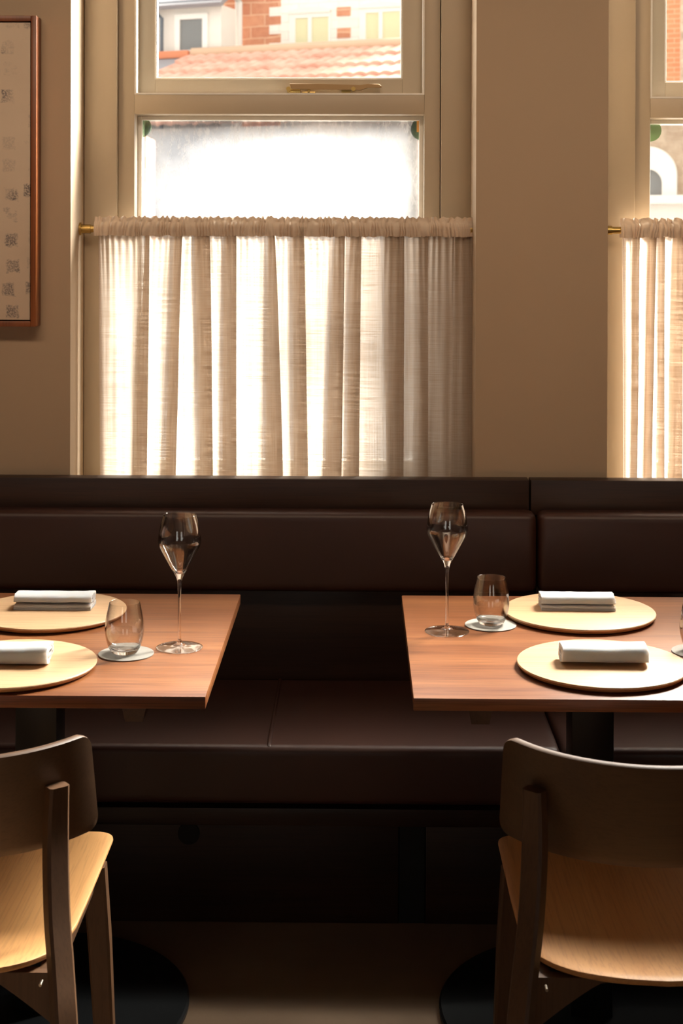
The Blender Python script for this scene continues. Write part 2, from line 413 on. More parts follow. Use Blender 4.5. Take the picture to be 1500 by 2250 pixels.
# ------------------------------------------------------------------ houses across the street
ext = lambda n_, c, r=.8: paint(n_, c, r, .08, .3, 12)
M['render'] = ext('white_render', srgb(226, 220, 212)); M['whitewood'] = plain('white_joinery', srgb(232, 228, 222), .5)
M['slate'] = plain('slate', srgb(140, 138, 142), .6); M['ridge'] = ext('ridge_mortar', srgb(196, 166, 140)); M['orange_ridge'] = ext('orange_ridge_tile', srgb(206, 130, 96))
n = N('pantile_clay'); v = n.coord(); nz = n.noise(v, 4.5, 4)
n.principled(n.ramp(nz, [(.3, srgb(190, 138, 118)), (.7, srgb(216, 172, 154))]), .75); M['pantile'] = n.m
def masonry(name, c1, c2, mortar, bw, rh, ms=.012, sq=1.0, off=.5, bump=.5, mess=0.0):
    n = N(name); tc = n.n('TexCoord'); sep = n.n('SeparateXYZ', i0=tc.outputs['Object'])
    zz = sep.outputs[2]
    if mess:
        nn = n.noise(tc.outputs['Object'], 1.4, 3)
        zz = n.n('Math', _operation='ADD', i0=zz, i1=n.n('Math', _operation='MULTIPLY', i0=nn, i1=mess).outputs[0]).outputs[0]
    cb = n.n('CombineXYZ', X=sep.outputs[0], Y=zz)
    b = n.n('TexBrick', Vector=cb.outputs[0], Color1=c1, Color2=c2, Mortar=mortar, Scale=1.0)
    b.inputs['Mortar Size'].default_value = ms; b.inputs['Brick Width'].default_value = bw; b.inputs['Row Height'].default_value = rh
    b.offset = off; b.inputs['Mortar Smooth'].default_value = .3
    nz = n.noise(tc.outputs['Object'], 9, 5, .6)
    col = n.mix(.45, b.outputs[0], n.ramp(nz, [(.3, c1), (.7, c2)]))
    n.principled(col, .85, n.bump(n.mix(.5, b.outputs[1], nz), bump, .02)); return n.m
M['sandstone'] = masonry('red_sandstone', srgb(176, 112, 86), srgb(206, 150, 118), srgb(222, 190, 160), .55, .21, .015, mess=.12)
M['quoin'] = masonry('white_painted_blocks', srgb(226, 218, 208), srgb(236, 230, 222), srgb(200, 192, 186), .38, .16, .008)
M['brick'] = masonry('orange_brick', srgb(206, 112, 78), srgb(218, 132, 96), srgb(226, 178, 150), .24, .085, .008)
M['rubble'] = masonry('buff_rubble_stone', srgb(150, 128, 108), srgb(196, 178, 156), srgb(170, 150, 130), .5, .16, .012, mess=.2)
M['dark_glass'] = plain('dark_window_glass', srgb(120, 122, 122), .25)
n = N('cream_blinds'); v = n.coord((1, 1, 1)); wv = n.n('TexWave', Vector=v, Scale=9.0, _bands_direction='Z')
n.principled(n.ramp(wv.outputs[0], [(.2, srgb(196, 190, 150)), (.6, srgb(222, 216, 180))]), .7); M['blind'] = n.m
M['gutter'] = plain('grey_gutter', srgb(92, 98, 106), .5)
M['asphalt'] = ext('asphalt', srgb(104, 102, 100))
struct('street_ground', newbox(-30, 34, YW + .34, 60, -.3, -.12), M['asphalt'], smooth=False)

ANG = math.radians(-20)
def street_frame(px, D):
    """a facade plane turned 20 degrees; returns origin, and a mapper from photo pixels to local (x, z)"""
    d = ray(px, 300); o = Vector((d.x / d.y * D, D, 0))
    ex = Vector((math.cos(ANG), math.sin(ANG), 0)); ny = Vector((-math.sin(ANG), math.cos(ANG), 0))
    def mp(qx, qy, off=0):
        r = ray(qx, qy); t = ((o + ny * off).dot(ny)) / r.dot(ny)
        p = r * t + Vector((0, 0, H)); return (p - o).dot(ex), p.z
    return o, mp
def rect(mp, x0, y0, x1, y1, off=0):
    a = mp(x0, y1, off); b = mp(x1, y0, off); return a[0], b[0], a[1], b[1]
O, mp = street_frame(612, 26.0)
house = thing('terraced_house', O, 'red sandstone terraced house with white painted window surrounds across the street', 'house'); house.rotation_euler.z = ANG
def hb(name, m, x0, x1, y0, y1, z0, z1, bev=.0, parent=house, label=None):
    return obj(name, newbox(x0, x1, y0, y1, z0, z1, bev=bev), m, parent, label, smooth=False, local=True)
xa, _ = mp(485, 50); xb, _ = mp(617, 50); xr = 3.2
hb('stone_wall', M['sandstone'], xa, xb, 0, .5, -.1, 11)
hb('painted_wall', M['quoin'], xb, xr, 0, .5, -.1, 11)
for i in range(12):                                    # long-and-short white quoins biting into the red stone
    hh = .16; z = 4.6 + i * .32
    hb('quoin_block', M['quoin'], xb - .22, xb, -.015, .1, z, z + hh)
for (x0, x1, yt) in ((636, 727, 24), (790, 884, 12)):
    a, b, z0, z1 = rect(mp, x0, yt, x1, 112)
    win = obj('window', loft_frame(a, b, z0 - .5, z1, a + .12, b - .04, z0 - .4, z1 - .10, -.03, .06), M['whitewood'], house, smooth=False, local=True)
    # arched lintel
    bm = bmesh.new(); top = [(a + (b - a) * k / 10, z1 + .03 + .05 * math.sin(PI * k / 10)) for k in range(11)]
    prism(bm, top + [(b, z1 - .02), (a, z1 - .02)], 1, -.06, .05)
    obj('lintel', bm, M['render'], house, smooth=False, local=True)
    mid = a + (b - a) * .5
    obj('blind', newbox(a + .1, b - .03, -.012, 0.0, z0 - .4, z1 - .09), M['blind'], win, 'cream slatted blinds', smooth=False, local=True)
    obj('mullion', newbox(mid - .03, mid + .04, -.04, -.013, z0 - .4, z1 - .09), M['whitewood'], win, smooth=False, local=True)
for (x0, y0, x1, y1) in ((740, 15, 770, 36), (741, 61, 770, 84)):
    a, b, z0, z1 = rect(mp, x0, y0, x1, y1)
    hb('red_block', M['sandstone'], a, b, -.02, .02, z0, z1, label='bare red sandstone block in the white painted wall')
a, b, z0, z1 = rect(mp, 523, 0, 538, 110)
bm = bmesh.new(); xm = (a + b) / 2
tube(bm, [(xm, -.12, 0), (xm, -.12, z1 - .06), (xm - .06, -.12, z1 + .05), (xm - .2, -.12, z1 + .2), (xm - .2, -.12, 7.6)], (b - a) / 2, 12)
obj('drainpipe', bm, M['whitewood'], house, 'white drainpipe', local=True)
# white rendered wing
O2, mp2 = street_frame(440, 25.4)
wing = thing('rendered_wing', O2, 'white rendered house wing with one grey window and dark gutter, across the street', 'house'); wing.rotation_euler.z = ANG
a, b, z0, z1 = rect(mp2, 362, 10, 486, 130)
obj('wall', newbox(a - 3.2, b, 0, .6, -.1, z1), M['render'], wing, smooth=False, local=True)
obj('roof', prism(bmesh.new(), [(-.25, z1), (2.6, z1 + 1.6), (2.6, z1 + 1.5), (-.2, z1 - .06)], 0, a - 3.2, b + .1), M['slate'], wing, smooth=False, local=True)
obj('gutter', newbox(a - 3.2, b + .05, -.14, 0, z1 - .02, z1 + .09, bev=.02), M['gutter'], wing, local=True)
q0, q1, q2, q3 = rect(mp2, 386, 28, 458, 118)
wf = obj('window', loft_frame(q0, q1, q2, q3, q0 + .1, q1 - .1, q2 + .05, q3 - .1, -.05, .05), M['whitewood'], wing, smooth=False, local=True)
obj('pane', newbox(q0 + .09, q1 - .09, -.02, -.01, q2 + .04, q3 - .09), M['dark_glass'], wf, smooth=False, local=True)
q = mp2(360, 30); bm = bmesh.new()
tube(bm, [(q[0] - .1, -.14, z1 + .02), (q[0] - .06, -.14, z1 - .12), (q[0] + .03, -.14, z1 - .2), (q[0] + .03, -.14, 0)], .035, 10)
obj('downpipe', bm, M['gutter'], wing, local=True)
# tiled single-storey extension in front
O3, mp3 = street_frame(612, 24.6)
extn = thing('tiled_extension', O3, 'low white extension under a pink clay pantile roof, across the street', 'building'); extn.rotation_euler.z = ANG
rx0, rz = mp3(428, 122); rx1, rz1 = mp3(884, 97); rz = (rz + rz1) / 2
RUN, DROP = 2.6, 1.45                                   # roof run towards us and its fall
bm = bmesh.new(); rows = 7; per = .215
x_l, x_r = rx0 - .05, rx1 + 2.2
nx = int((x_r - x_l) / per * 12)
for r_ in range(rows):
    t0, t1 = r_ / rows, (r_ + 1) / rows
    A, B, C = [], [], []
    for i in range(nx + 1):
        x = x_l + (x_r - x_l) * i / nx
        wv = .035 * (abs(math.sin(PI * (x + r_ * .0) / per)) ** .7)
        sh = -.25 * (t0)
        A.append(bm.verts.new((x - .9 * t0, -RUN * t0, rz - DROP * t0 + wv)))
        B.append(bm.verts.new((x - .9 * t1, -RUN * t1 - .03, rz - DROP * t1 + wv + .04)))
        C.append(bm.verts.new((x - .9 * t1, -RUN * t1 - .03, rz - DROP * t1 + wv - .01)))
    for i in range(nx):
        bm.faces.new((A[i], A[i + 1], B[i + 1], B[i])); bm.faces.new((B[i], B[i + 1], C[i + 1], C[i]))
obj('roof', bm, M['pantile'], extn, 'pink clay pantiles', local=True, angle=50)
obj('ridge', tube(bmesh.new(), [(x_l, 0, rz + .02), (x_r, 0, rz + .02)], .10, 14), M['ridge'], extn, local=True)
# slated bit at the left with orange ridge
xs = x_l - 3.4
bm = bmesh.new()
V = [bm.verts.new(p) for p in ((xs, 0, rz), (x_l, 0, rz), (x_l - .9, -RUN, rz - DROP), (xs - .9, -RUN, rz - DROP))]
W_ = [bm.verts.new(v_.co + Vector((0, .02, -.06))) for v_ in V]
bm.faces.new(V); bm.faces.new(W_[::-1])
for i in range(4): bm.faces.new((V[i], W_[i], W_[(i + 1) % 4], V[(i + 1) % 4]))
obj('slate_roof', bm, M['slate'], extn, 'grey slates', smooth=False, local=True)
obj('ridge', newbox(xs, x_l - .02, -.14, .1, rz - .06, rz + .07, bev=.02), M['orange_ridge'], extn, 'orange ridge tiles', local=True)
obj('wall', newbox(xs - .6, x_r - 1.2, -RUN + .25, -RUN + .5, -.1, rz - DROP - .02), M['render'], extn, smooth=False, local=True)
obj('side_wall', prism(bmesh.new(), [(-RUN + .5, -.1), (.0, -.1), (0, rz - .15), (-RUN + .5, rz - DROP)], 0, x_r - 1.4, x_r - 1.2), M['render'], extn, smooth=False, local=True)
# brick house to the right, seen through the second window
O4, mp4 = street_frame(1480, 25.5)
bh = thing('brick_house', O4, 'orange brick house glimpsed through the top of the right window', 'house'); bh.rotation_euler.z = ANG
a, _ = mp4(1440, 50); b, _ = mp4(1494, 50)
obj('brick_wall', newbox(a - 1.5, b, 0, .5, -.1, 11), M['brick'], bh, smooth=False, local=True)
obj('corner_stone', newbox(b, b + .4, -.02, .5, -.1, 11), M['rubble'], bh, smooth=False, local=True)
obj('side_wall', newbox(b + .4, b + 5, 0, .5, -.1, 11), M['brick'], bh, smooth=False, local=True)
# rubble stone building with a white arched doorway
O5, mp5 = street_frame(1460, 20.5)
sb = thing('stone_building', O5, 'buff rubble stone building with a white arched opening, seen through the right window', 'building'); sb.rotation_euler.z = ANG
a, b, z0, z1 = rect(mp5, 1375, 268, 1489, 428)
aL, bR = mp5(1360, 300)[0], mp5(1600, 300)[0]
ztop = mp5(1460, 235)[1]
obj('wall', newbox(aL - .1, bR + 1.0, 0, .5, -.1, ztop), M['rubble'], sb, smooth=False, local=True)
cx_ = mp5(1424, 400)[0]
def arch(r, h0, ztop_, n_=24):
    return [(cx_ + r * math.cos(PI * k / n_), h0 + (ztop_ - h0) * math.sin(PI * k / n_)) for k in range(n_ + 1)]
zsp = mp5(1450, 385)[1]; zt = mp5(1450, 322)[1]; zb_ = mp5(1450, 430)[1]
ro = mp5(1488, 400)[0] - cx_; ri = mp5(1456, 400)[0] - cx_
bm = bmesh.new(); out = arch(ro, zsp, zt); inn = arch(ri, zsp - .12, mp5(1450, 372)[1])
out = [(cx_ + ro, zb_)] + out + [(cx_ - ro, zb_)]; inn = [(cx_ + ri, zb_)] + inn + [(cx_ - ri, zb_)]
for y0, y1 in ((-.1, .02),):
    A = [bm.verts.new((x, y0, z)) for x, z in out]; B = [bm.verts.new((x, y0, z)) for x, z in inn]
    A2 = [bm.verts.new((x, y1, z)) for x, z in out]; B2 = [bm.verts.new((x, y1, z)) for x, z in inn]
    for i in range(len(A) - 1):
        bm.faces.new((A[i], A[i + 1], B[i + 1], B[i])); bm.faces.new((A2[i], B2[i], B2[i + 1], A2[i + 1]))
        bm.faces.new((A[i], A2[i], A2[i + 1], A[i + 1])); bm.faces.new((B[i], B[i + 1], B2[i + 1], B2[i]))
obj('arch_surround', bm, M['render'], sb, 'white arched surround', smooth=False, local=True)
bm = bmesh.new(); prism(bm, inn, 1, -.03, .01); obj('window', bm, M['dark_glass'], sb, smooth=False, local=True)
obj('sill', newbox(cx_ - ro - .2, cx_ + ro + 1.6, -.3, .02, zb_ - .12, zb_), M['render'], sb, smooth=False, local=True)
obj('plinth_wall', newbox(cx_ - ro - .2, cx_ + ro + 1.5, -.16, .02, -.1, zb_ - .12), M['render'], sb, smooth=False, local=True)
# red gate pier and dark bin close to the pavement at the left edge of window 1
p = PYp(305, 300, 9.0); 
o = obj('gate_pier', newbox(p.x - .35, p.x + .06, 8.9, 9.3, -.12, PYp(305, 300, 9).z, bev=.01), M['brick'])
tag(o, 'red brick gate pier outside the left edge of the misted pane', 'pier')
p2 = PYp(310, 400, 8.2)
o = obj('wheelie_bin', newbox(p2.x - .5, p2.x + .03, 8.0, 8.5, -.12, p2.z, bev=.03), plain('dark_grey_bin', srgb(70, 72, 78), .5))
tag(o, 'dark grey bin in front of the red brick gate pier', 'bin')

# ------------------------------------------------------------------ window furniture
# casement stay
ys = YF + .045
q0 = PYp(636, 192, ys - .02); q1 = PYp(836, 193, ys - .02)
stay = thing('window_stay', (q0.x, ys, q0.z), 'brass coloured casement stay on the bottom rail of the opening window light', 'window stay')
def zz(px, py, y=None): return PYp(px, py, y or ys - .02)
bm = bmesh.new()
top = [(636, 184), (700, 185), (790, 188), (808, 185), (832, 185), (838, 189)]
bot = [(838, 193), (830, 194), (808, 192), (792, 199), (700, 197), (640, 196)]
pts = [(zz(a, b).x, zz(a, b).z) for a, b in top + bot]
prism(bm, pts, 1, ys - .026, ys - .018)
bmesh.ops.bevel(bm, geom=list(bm.edges), offset=.001, segments=1, affect='EDGES')
obj('arm', bm, plain('satin_bronze', srgb(150, 122, 88), .35, 1.0), stay)
c = zz(776, 196); bm = tube(bmesh.new(), [(c.x, ys - .031, c.z), (c.x, ys - .012, c.z)], .0058, 20); obj('pivot', bm, M['brass'], stay)
c = zz(634, 196); bm = tube(bmesh.new(), [(c.x, ys - .03, c.z), (c.x, ys + .002, c.z)], .006, 20); box(bm, c.x - .004, c.x + .03, ys - .008, ys + .002, c.z - .008, c.z + .004, bev=.001); obj('bracket', bm, M['brass'], stay)
c = zz(678, 203); bm = newbox(c.x - .018, c.x + .018, ys - .02, ys - .004, c.z - .0025, c.z + .002, bev=.0008); box(bm, c.x - .003, c.x + .003, ys - .02, ys + .002, c.z, c.z + .012)
obj('striker', bm, M['brass'], stay); bm = bmesh.new()
box(bm, zz(750, 200).x, zz(770, 200).x, ys - .016, ys + .002, zz(750, 203).z, zz(750, 197).z); obj('pin', bm, M['brass'], stay)
# green discs on the corners of the lower panes
n = N('green_plastic'); n.link(n.n('MixShader', i0=.55, i1=n.n('BsdfDiffuse', Color=srgb(140, 165, 125)).outputs[0], i2=n.n('BsdfTransparent', Color=srgb(205, 216, 196)).outputs[0]).outputs[0], n.out.inputs[0]); gd = n.m
for (px, py, W_, lab, orange) in ((308, 279, W1, 'green round disc in the top left corner of the misted pane', 0), (926, 284, W1, 'green round disc with orange strip, top right corner of the misted pane', 1), (1428, 287, W2, 'green round disc at the corner of the right window', 0)):
    c = PYp(px, py, YF + .078)
    d = thing('glass_disc', (c.x, YF + .078, c.z), lab, 'disc')
    bm = tube(bmesh.new(), [(c.x, YF + .0745, c.z), (c.x, YF + .082, c.z)], .029, 40)
    obj('disc', bm, gd, d)
    if orange:
        e = PYp(919, 277, YF + .068); obj('orange_strip', newbox(e.x - .0045, e.x + .0045, YF + .064, YF + .0695, e.z - .016, e.z + .016, bev=.001), plain('orange_plastic', srgb(232, 170, 90), .5), d, 'orange strip')

# ------------------------------------------------------------------ curtains
YC = 3.715
def make_curtain(xl, xr, ztop, zbot, bands, label, seed):
    """bands: (left, right) of each overlapping fold at the top and at the bottom, in metres"""
    root = thing('cafe_curtain', ((xl + xr) / 2, YC, zbot), label, 'curtain')
    # gathered rod pocket with frill
    bm = bmesh.new(); uvl = bm.loops.layers.uv.new('uv')
    n_ = int((xr - xl) / .0011); zc = ztop - .021
    prof = [(.011, -.020), (.013, -.008), (.013, .004), (.008, .012), (.003, .017), (.0015, .0225), (0, .029),
            (-.0015, .0225), (-.004, .017), (-.010, .013), (-.0145, .004), (-.0145, -.008), (-.011, -.020)]
    rows = []
    for i in range(n_ + 1):
        x = xl + (xr - xl) * i / n_; s = x * 58 + seed * 9
        fade = min(1, (x - xl) / .03 + .1, (xr - x) / .05 + .1)
        wob = noise.noise((s * .5, seed, 0)) * 2.2
        row = []
        for j, (py_, pz) in enumerate(prof):
            kz = pz * 60 * noise.noise((s * .3, 3.3, seed))
            a = math.sin(s * 6.3 * .9 + wob * 4 + kz * 2); b_ = noise.noise((s * 1.3, pz * 30, seed + 5))
            r = 1 + fade * (.32 * (abs(a) ** .7 * 2 - 1) + .35 * b_)
            if j in (5, 6, 7):
                y = py_ + fade * (.006 * a + .006 * b_); z = pz + fade * (.004 * noise.noise((s * 2.0, 7, seed)) + .0025 * a)
            else:
                y = py_ * r; z = pz + fade * .0022 * b_ * (1.6 if j in (0, 12) else 1)
            row.append(bm.verts.new((x + fade * .0035 * noise.noise((s * .8, pz * 50, 2)), YC + y, zc + z)))
        rows.append(row)
    for i in range(n_):
        for j in range(len(prof) - 1):
            f = bm.faces.new((rows[i][j], rows[i + 1][j], rows[i + 1][j + 1], rows[i][j + 1]))
            for lp, (u, v_) in zip(f.loops, ((i, j), (i + 1, j), (i + 1, j + 1), (i, j + 1))): lp[uvl].uv = (u / n_ * (xr - xl) * 3, v_ * .006)
    obj('rod_pocket', bm, M['gather'], root, recalc=False, angle=80)
    # body
    bm = bmesh.new(); uvl = bm.loops.layers.uv.new('uv')
    nv = 56; z1 = zc - .018
    # turning points: x at top and bottom, y
    T = [(xl + .008, xl + .014, .008)]
    T.append((xl + .026, xl + .030, .010)) if False else None
    for (a0, b0, a1, b1) in bands:
        T.append((b0, b1, -.011)); T.append((a0, a1, .012))
    T.append((xr - .002, xr - .004, -.004))
    nseg = []; 
    for k in range(len(T) - 1): nseg.append(max(8, int(abs(T[k + 1][0] - T[k][0]) / .0022)))
    cols = []; ulen = 0; us = []
    for k in range(len(T) - 1):
        A, B = T[k], T[k + 1]
        for q in range(nseg[k] + (1 if k == len(T) - 2 else 0)):
            t = q / nseg[k]; e = (1 - math.cos(PI * t)) / 2
            if abs(B[0] - A[0]) > .05: e = .35 * e + .65 * t if False else e
            colv = []
            for r_ in range(nv + 1):
                v = r_ / nv; vv = v ** .8
                xa_ = A[0] + (A[1] - A[0]) * vv; xb_ = B[0] + (B[1] - B[0]) * vv
                # turning points keep a steep slope, the rest stays even
                ee = e if abs(xb_ - xa_) < .03 else .6 * t + .4 * e
                x = xa_ + (xb_ - xa_) * ee
                y = A[2] + (B[2] - A[2]) * t
                u = ulen + abs(xb_ - xa_) * t
                y += .005 * noise.noise((x * 22, v * 1.2, seed)) + .003 * noise.noise((x * 60 + 4, v * 1.5, seed + 3))
                y += .0045 * math.exp(-v * 9) * math.sin(u * 430 + 3 * noise.noise((u * 30, seed, 1)))
                x += .0015 * noise.noise((x * 12, v * 3, seed + 8)) * v
                z = z1 + (zbot - z1) * v
                colv.append(bm.verts.new((x, YC + y, z)))
            cols.append(colv); us.append(ulen + abs(B[0] - A[0]) * t)
        ulen += abs(B[0] - A[0])
    for i in range(len(cols) - 1):
        for r_ in range(nv):
            f = bm.faces.new((cols[i][r_], cols[i + 1][r_], cols[i + 1][r_ + 1], cols[i][r_ + 1]))
            for lp, (ii, rr) in zip(f.loops, ((i, r_), (i + 1, r_), (i + 1, r_ + 1), (i, r_ + 1))): lp[uvl].uv = (us[ii], (z1 + (zbot - z1) * rr / nv))
    obj('drape', bm, M['sheer'], root, recalc=False, angle=80)
    # doubled side hems
    for (x0, x1_, s) in ((xl + .008, xl + .03, 1), (xr - .03, xr - .002, -1)):
        bm = bmesh.new(); uvl = bm.loops.layers.uv.new('uv')
        A = []; 
        for r_ in range(nv + 1):
            v = r_ / nv; z = z1 + (zbot - z1) * v
            yy = .0135 if s == 1 else .006
            A.append((bm.verts.new((x0 + .005 * v * s, YC + yy, z)), bm.verts.new((x1_ + .005 * v * s, YC + yy, z))))
        for r_ in range(nv):
            f = bm.faces.new((A[r_][0], A[r_][1], A[r_ + 1][1], A[r_ + 1][0]))
            for lp, (uu, rr) in zip(f.loops, ((0, r_), (.02, r_), (.02, r_ + 1), (0, r_ + 1))): lp[uvl].uv = (uu + s, (z1 + (zbot - z1) * rr / nv))
        obj('side_hem', bm, M['sheer'], root, recalc=False)
    return root
XC = lambda px: PYp(px, 500, YC).x
zt_ = PYp(613, 484, YC).z
raw = [(318, 330, 298, 326), (382, 402, 362, 388), (424, 462, 441, 470), (492, 520, 488, 521),
       (588, 604, 583, 625), (640, 668, 646, 678), (736, 758, 714, 752), (768, 794, 762, 790),
       (842, 888, 850, 888), (914, 940, 910, 942), (985, 997, 982, 990)]
bands = [tuple(XC(v) for v in r_) for r_ in raw]
make_curtain(XC(208), XC(1041), zt_, SILL + .022, bands, 'beige sheer linen cafe curtain gathered on the rod of the left window, shown full width', 1)
zt2 = PYp(1430, 487, YC).z
xl2 = XC(1362); sc2 = w2R - .02
raw2 = [(1398, 1404, 1396, 1400), (1428, 1440, 1420, 1432), (1452, 1458, 1450, 1460), (1480, 1500, 1472, 1498)]
bands2 = [tuple(XC(v) for v in r_) for r_ in raw2]
x = XC(1500) + .04
while x < w2R - .1: bands2.append((x, x + .03, x - .01, x + .025)); x += .08
make_curtain(xl2, w2R - .02, zt2, SILL + .022, bands2, 'beige sheer cafe curtain of the right window, cut by the picture edge', 4)
for (a, b, xs_, lab) in ((w1L, w1R, XC(225), 'thin brass curtain rod across the left window, its flange on the white reveal'), (w2L, w2R, XC(1370), 'thin brass curtain rod across the right window, bright against the frame')):
    zr = (PYp(200, 503, YC).z if a == w1L else PYp(1345, 506, YC).z)
    rod = thing('curtain_rod', ((a + b) / 2, YC, zr), lab, 'curtain rod')
    obj('tube', tube(bmesh.new(), [(a + .006, YC, zr), (b - .006, YC, zr)], .0088, 20), M['brass'], rod)
    for s, xx in ((1, a), (-1, b)):
        bm = tube(bmesh.new(), [(xx + s * .0005, YC, zr), (xx + s * .0055, YC, zr)], .0165, 28)
        tube(bm, [(xx + s * .004, YC, zr), (xx + s * .029, YC, zr)], .0115, 24)
        obj('end_bracket', bm, M['brass'], rod)

# ------------------------------------------------------------------ picture
pd = .055; yp = YW - pd
c1 = PYp(80, 34, yp); c2 = PYp(83, 718, yp)
px1, pz1, pz0 = c1.x, c1.z, c2.z; px0 = px1 - .86; fw = PYp(80, 300, yp).x - PYp(68, 300, yp).x
pic = thing('framed_painting', ((px0 + px1) / 2, YW - .001, (pz0 + pz1) / 2), 'abstract beige painting with grey dabs in a thin brown wood frame on the wall', 'painting')
bm = bmesh.new()
box(bm, px0, px0 + fw, yp, YW - .001, pz0, pz1, bev=.0015); box(bm, px1 - fw, px1, yp, YW - .001, pz0, pz1, bev=.0015)
box(bm, px0 + fw, px1 - fw, yp, YW - .001, pz0, pz0 + fw, bev=.0015); box(bm, px0 + fw, px1 - fw, yp, YW - .001, pz1 - fw, pz1, bev=.0015)
obj('frame', bm, M['frame_wood'], pic)
n = N('painted_canvas'); tc_ = n.n('TexCoord'); sep = n.n('SeparateXYZ', i0=tc_.outputs['Object'])
cb = n.n('CombineXYZ', X=sep.outputs[0], Y=sep.outputs[2])
vo = n.n('TexVoronoi', Vector=cb.outputs[0], Scale=17.0, Randomness=.35, _distance='CHEBYCHEV')
dist = n.n('Math', _operation='ADD', i0=vo.outputs[0], i1=n.n('Math', _operation='MULTIPLY', i0=n.noise(cb.outputs[0], 60, 4), i1=.3).outputs[0])
patch = n.n('MapRange', i0=dist.outputs[0], i1=.36, i2=.44, i3=1.0, i4=0.0)
pick = n.n('MapRange', i0=n.noise(cb.outputs[0], 7, 2), i1=.48, i2=.62, i3=0.25, i4=1.0)
scr = n.n('MapRange', i0=n.noise(cb.outputs[0], 230, 3), i1=.42, i2=.55, i3=.25, i4=1.0)
mk = n.n('Math', _operation='MULTIPLY', i0=n.n('Math', _operation='MULTIPLY', i0=patch.outputs[0], i1=pick.outputs[0]).outputs[0], i1=scr.outputs[0])
n.principled(n.mix(mk.outputs[0], n.mix(n.noise(cb.outputs[0], 6, 4), srgb(226, 206, 182), srgb(206, 184, 160)), srgb(128, 116, 112)), .75, n.bump(n.noise(cb.outputs[0], 300, 3), .3, .001))
obj('canvas', newbox(px0 + fw + .003, px1 - fw - .003, yp + .006, YW - .01, pz0 + fw + .003, pz1 - fw - .003, bev=.001), n.m, pic, 'cream canvas with grey brush dabs')

# ------------------------------------------------------------------ banquette
SEATZ = .45
seam = PYp(1180, 1200, 3.50).x
def banquette(x0, x1, label, extras):
    b = thing('banquette', ((x0 + x1) / 2, 3.3, 0), label, 'bench')
    zr0, zr1 = PYp(750, 1119, 3.55).z, PYp(750, 1053, 3.55).z
    g = .002
    obj('top_rail', newbox(x0 + g - .012, x1 - g - .012, 3.55, YW - .002, zr0 - .012, zr1, bev=.002), M['bench_wood'], b, 'dark oak top rail')
    ztop, zbot = PYp(750, 1120, 3.53).z, PYp(750, 1303, 3.49).z
    # back cushion
    bm = newbox(x0 + g, x1 - g, 3.488, 3.562, zbot, ztop)
    bmesh.ops.bevel(bm, geom=list(bm.edges), offset=.022, segments=5, profile=.6, affect='EDGES')
    obj('back_cushion', bm, M['leather'], b, 'padded brown leather back cushion', angle=60)
    obj('back_panel', newbox(x0 + g, x1 - g, 3.565, YW - .003, .2, zr0 - .013), M['bench_wood'], b)
    obj('lower_back_panel', newbox(x0 + g, x1 - g, 3.54, 3.564, SEATZ - .05, zbot + .02, bev=.002), M['bench_wood'], b)
    # seat cushion
    sf = 3.055; zs0 = PYp(750, 1768, sf + .01).z
    bm = newbox(x0 + g, x1 - g, sf, 3.6 - .062, zs0, SEATZ)
    bmesh.ops.bevel(bm, geom=list(bm.edges), offset=.02, segments=5, profile=.6, affect='EDGES')
    obj('seat_cushion', bm, M['leather'], b, 'brown leather seat cushion', angle=60)
    if extras:
        for xx in (PYp(590, 1640, sf).x,):
            bm = tube(bmesh.new(), catmull([(xx, sf + .012, SEATZ - .012), (xx, sf + .03, SEATZ - .0012), (xx - .001, sf + .2, SEATZ - .0018), (xx - .002, 3.53, SEATZ - .0018)], 8), .005, 10)
            obj('seat_seam', bm, M['leather'], b)
    # plinth
    zb0, zb1 = PYp(750, 1808, 3.12).z, PYp(750, 1769, 3.12).z - .0005
    zb1 = min(zb1, zs0 - .001)
    obj('seat_rail', newbox(x0 + g, x1 - g, 3.10, 3.53, zb0, zb1, bev=.002), M['bench_wood'], b, 'dark oak board under the seat')
    if extras:
        c0, c1 = PYp(875, 1900, 3.22).x, PYp(935, 1900, 3.22).x
        obj('plinth_panel', newbox(x0 + g, c0, 3.225, 3.245, .001, zb0 - .001, bev=.001), M['bench_wood'], b)
        obj('plinth_panel', newbox(c1, x1 - g, 3.225, 3.245, .001, zb0 - .001, bev=.001), M['bench_wood'], b)
        obj('recess_filler', newbox(c0 + .002, c1 - .002, 3.23, 3.27, 0.0, zb0 - .001), M['void'], b, 'dark recess between plinth panels, filled with a black block')  # black block added for the shade inside the open slot
        hc = PYp(415, 1822, 3.225)
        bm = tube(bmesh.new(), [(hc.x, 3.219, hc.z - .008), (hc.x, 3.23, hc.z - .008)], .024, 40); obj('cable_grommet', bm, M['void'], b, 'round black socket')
    else:
        obj('plinth_panel', newbox(x0 + g, x1 - g, 3.225, 3.245, .001, zb0 - .001, bev=.001), M['bench_wood'], b)
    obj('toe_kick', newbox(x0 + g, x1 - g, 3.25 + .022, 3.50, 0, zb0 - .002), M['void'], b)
    return b
banquette(XL + .02, seam, 'dark brown leather and oak banquette running along the wall left of the cushion seam', True)
banquette(seam, XR - .02, 'dark brown leather and oak banquette right of the cushion seam, under the right window', False)

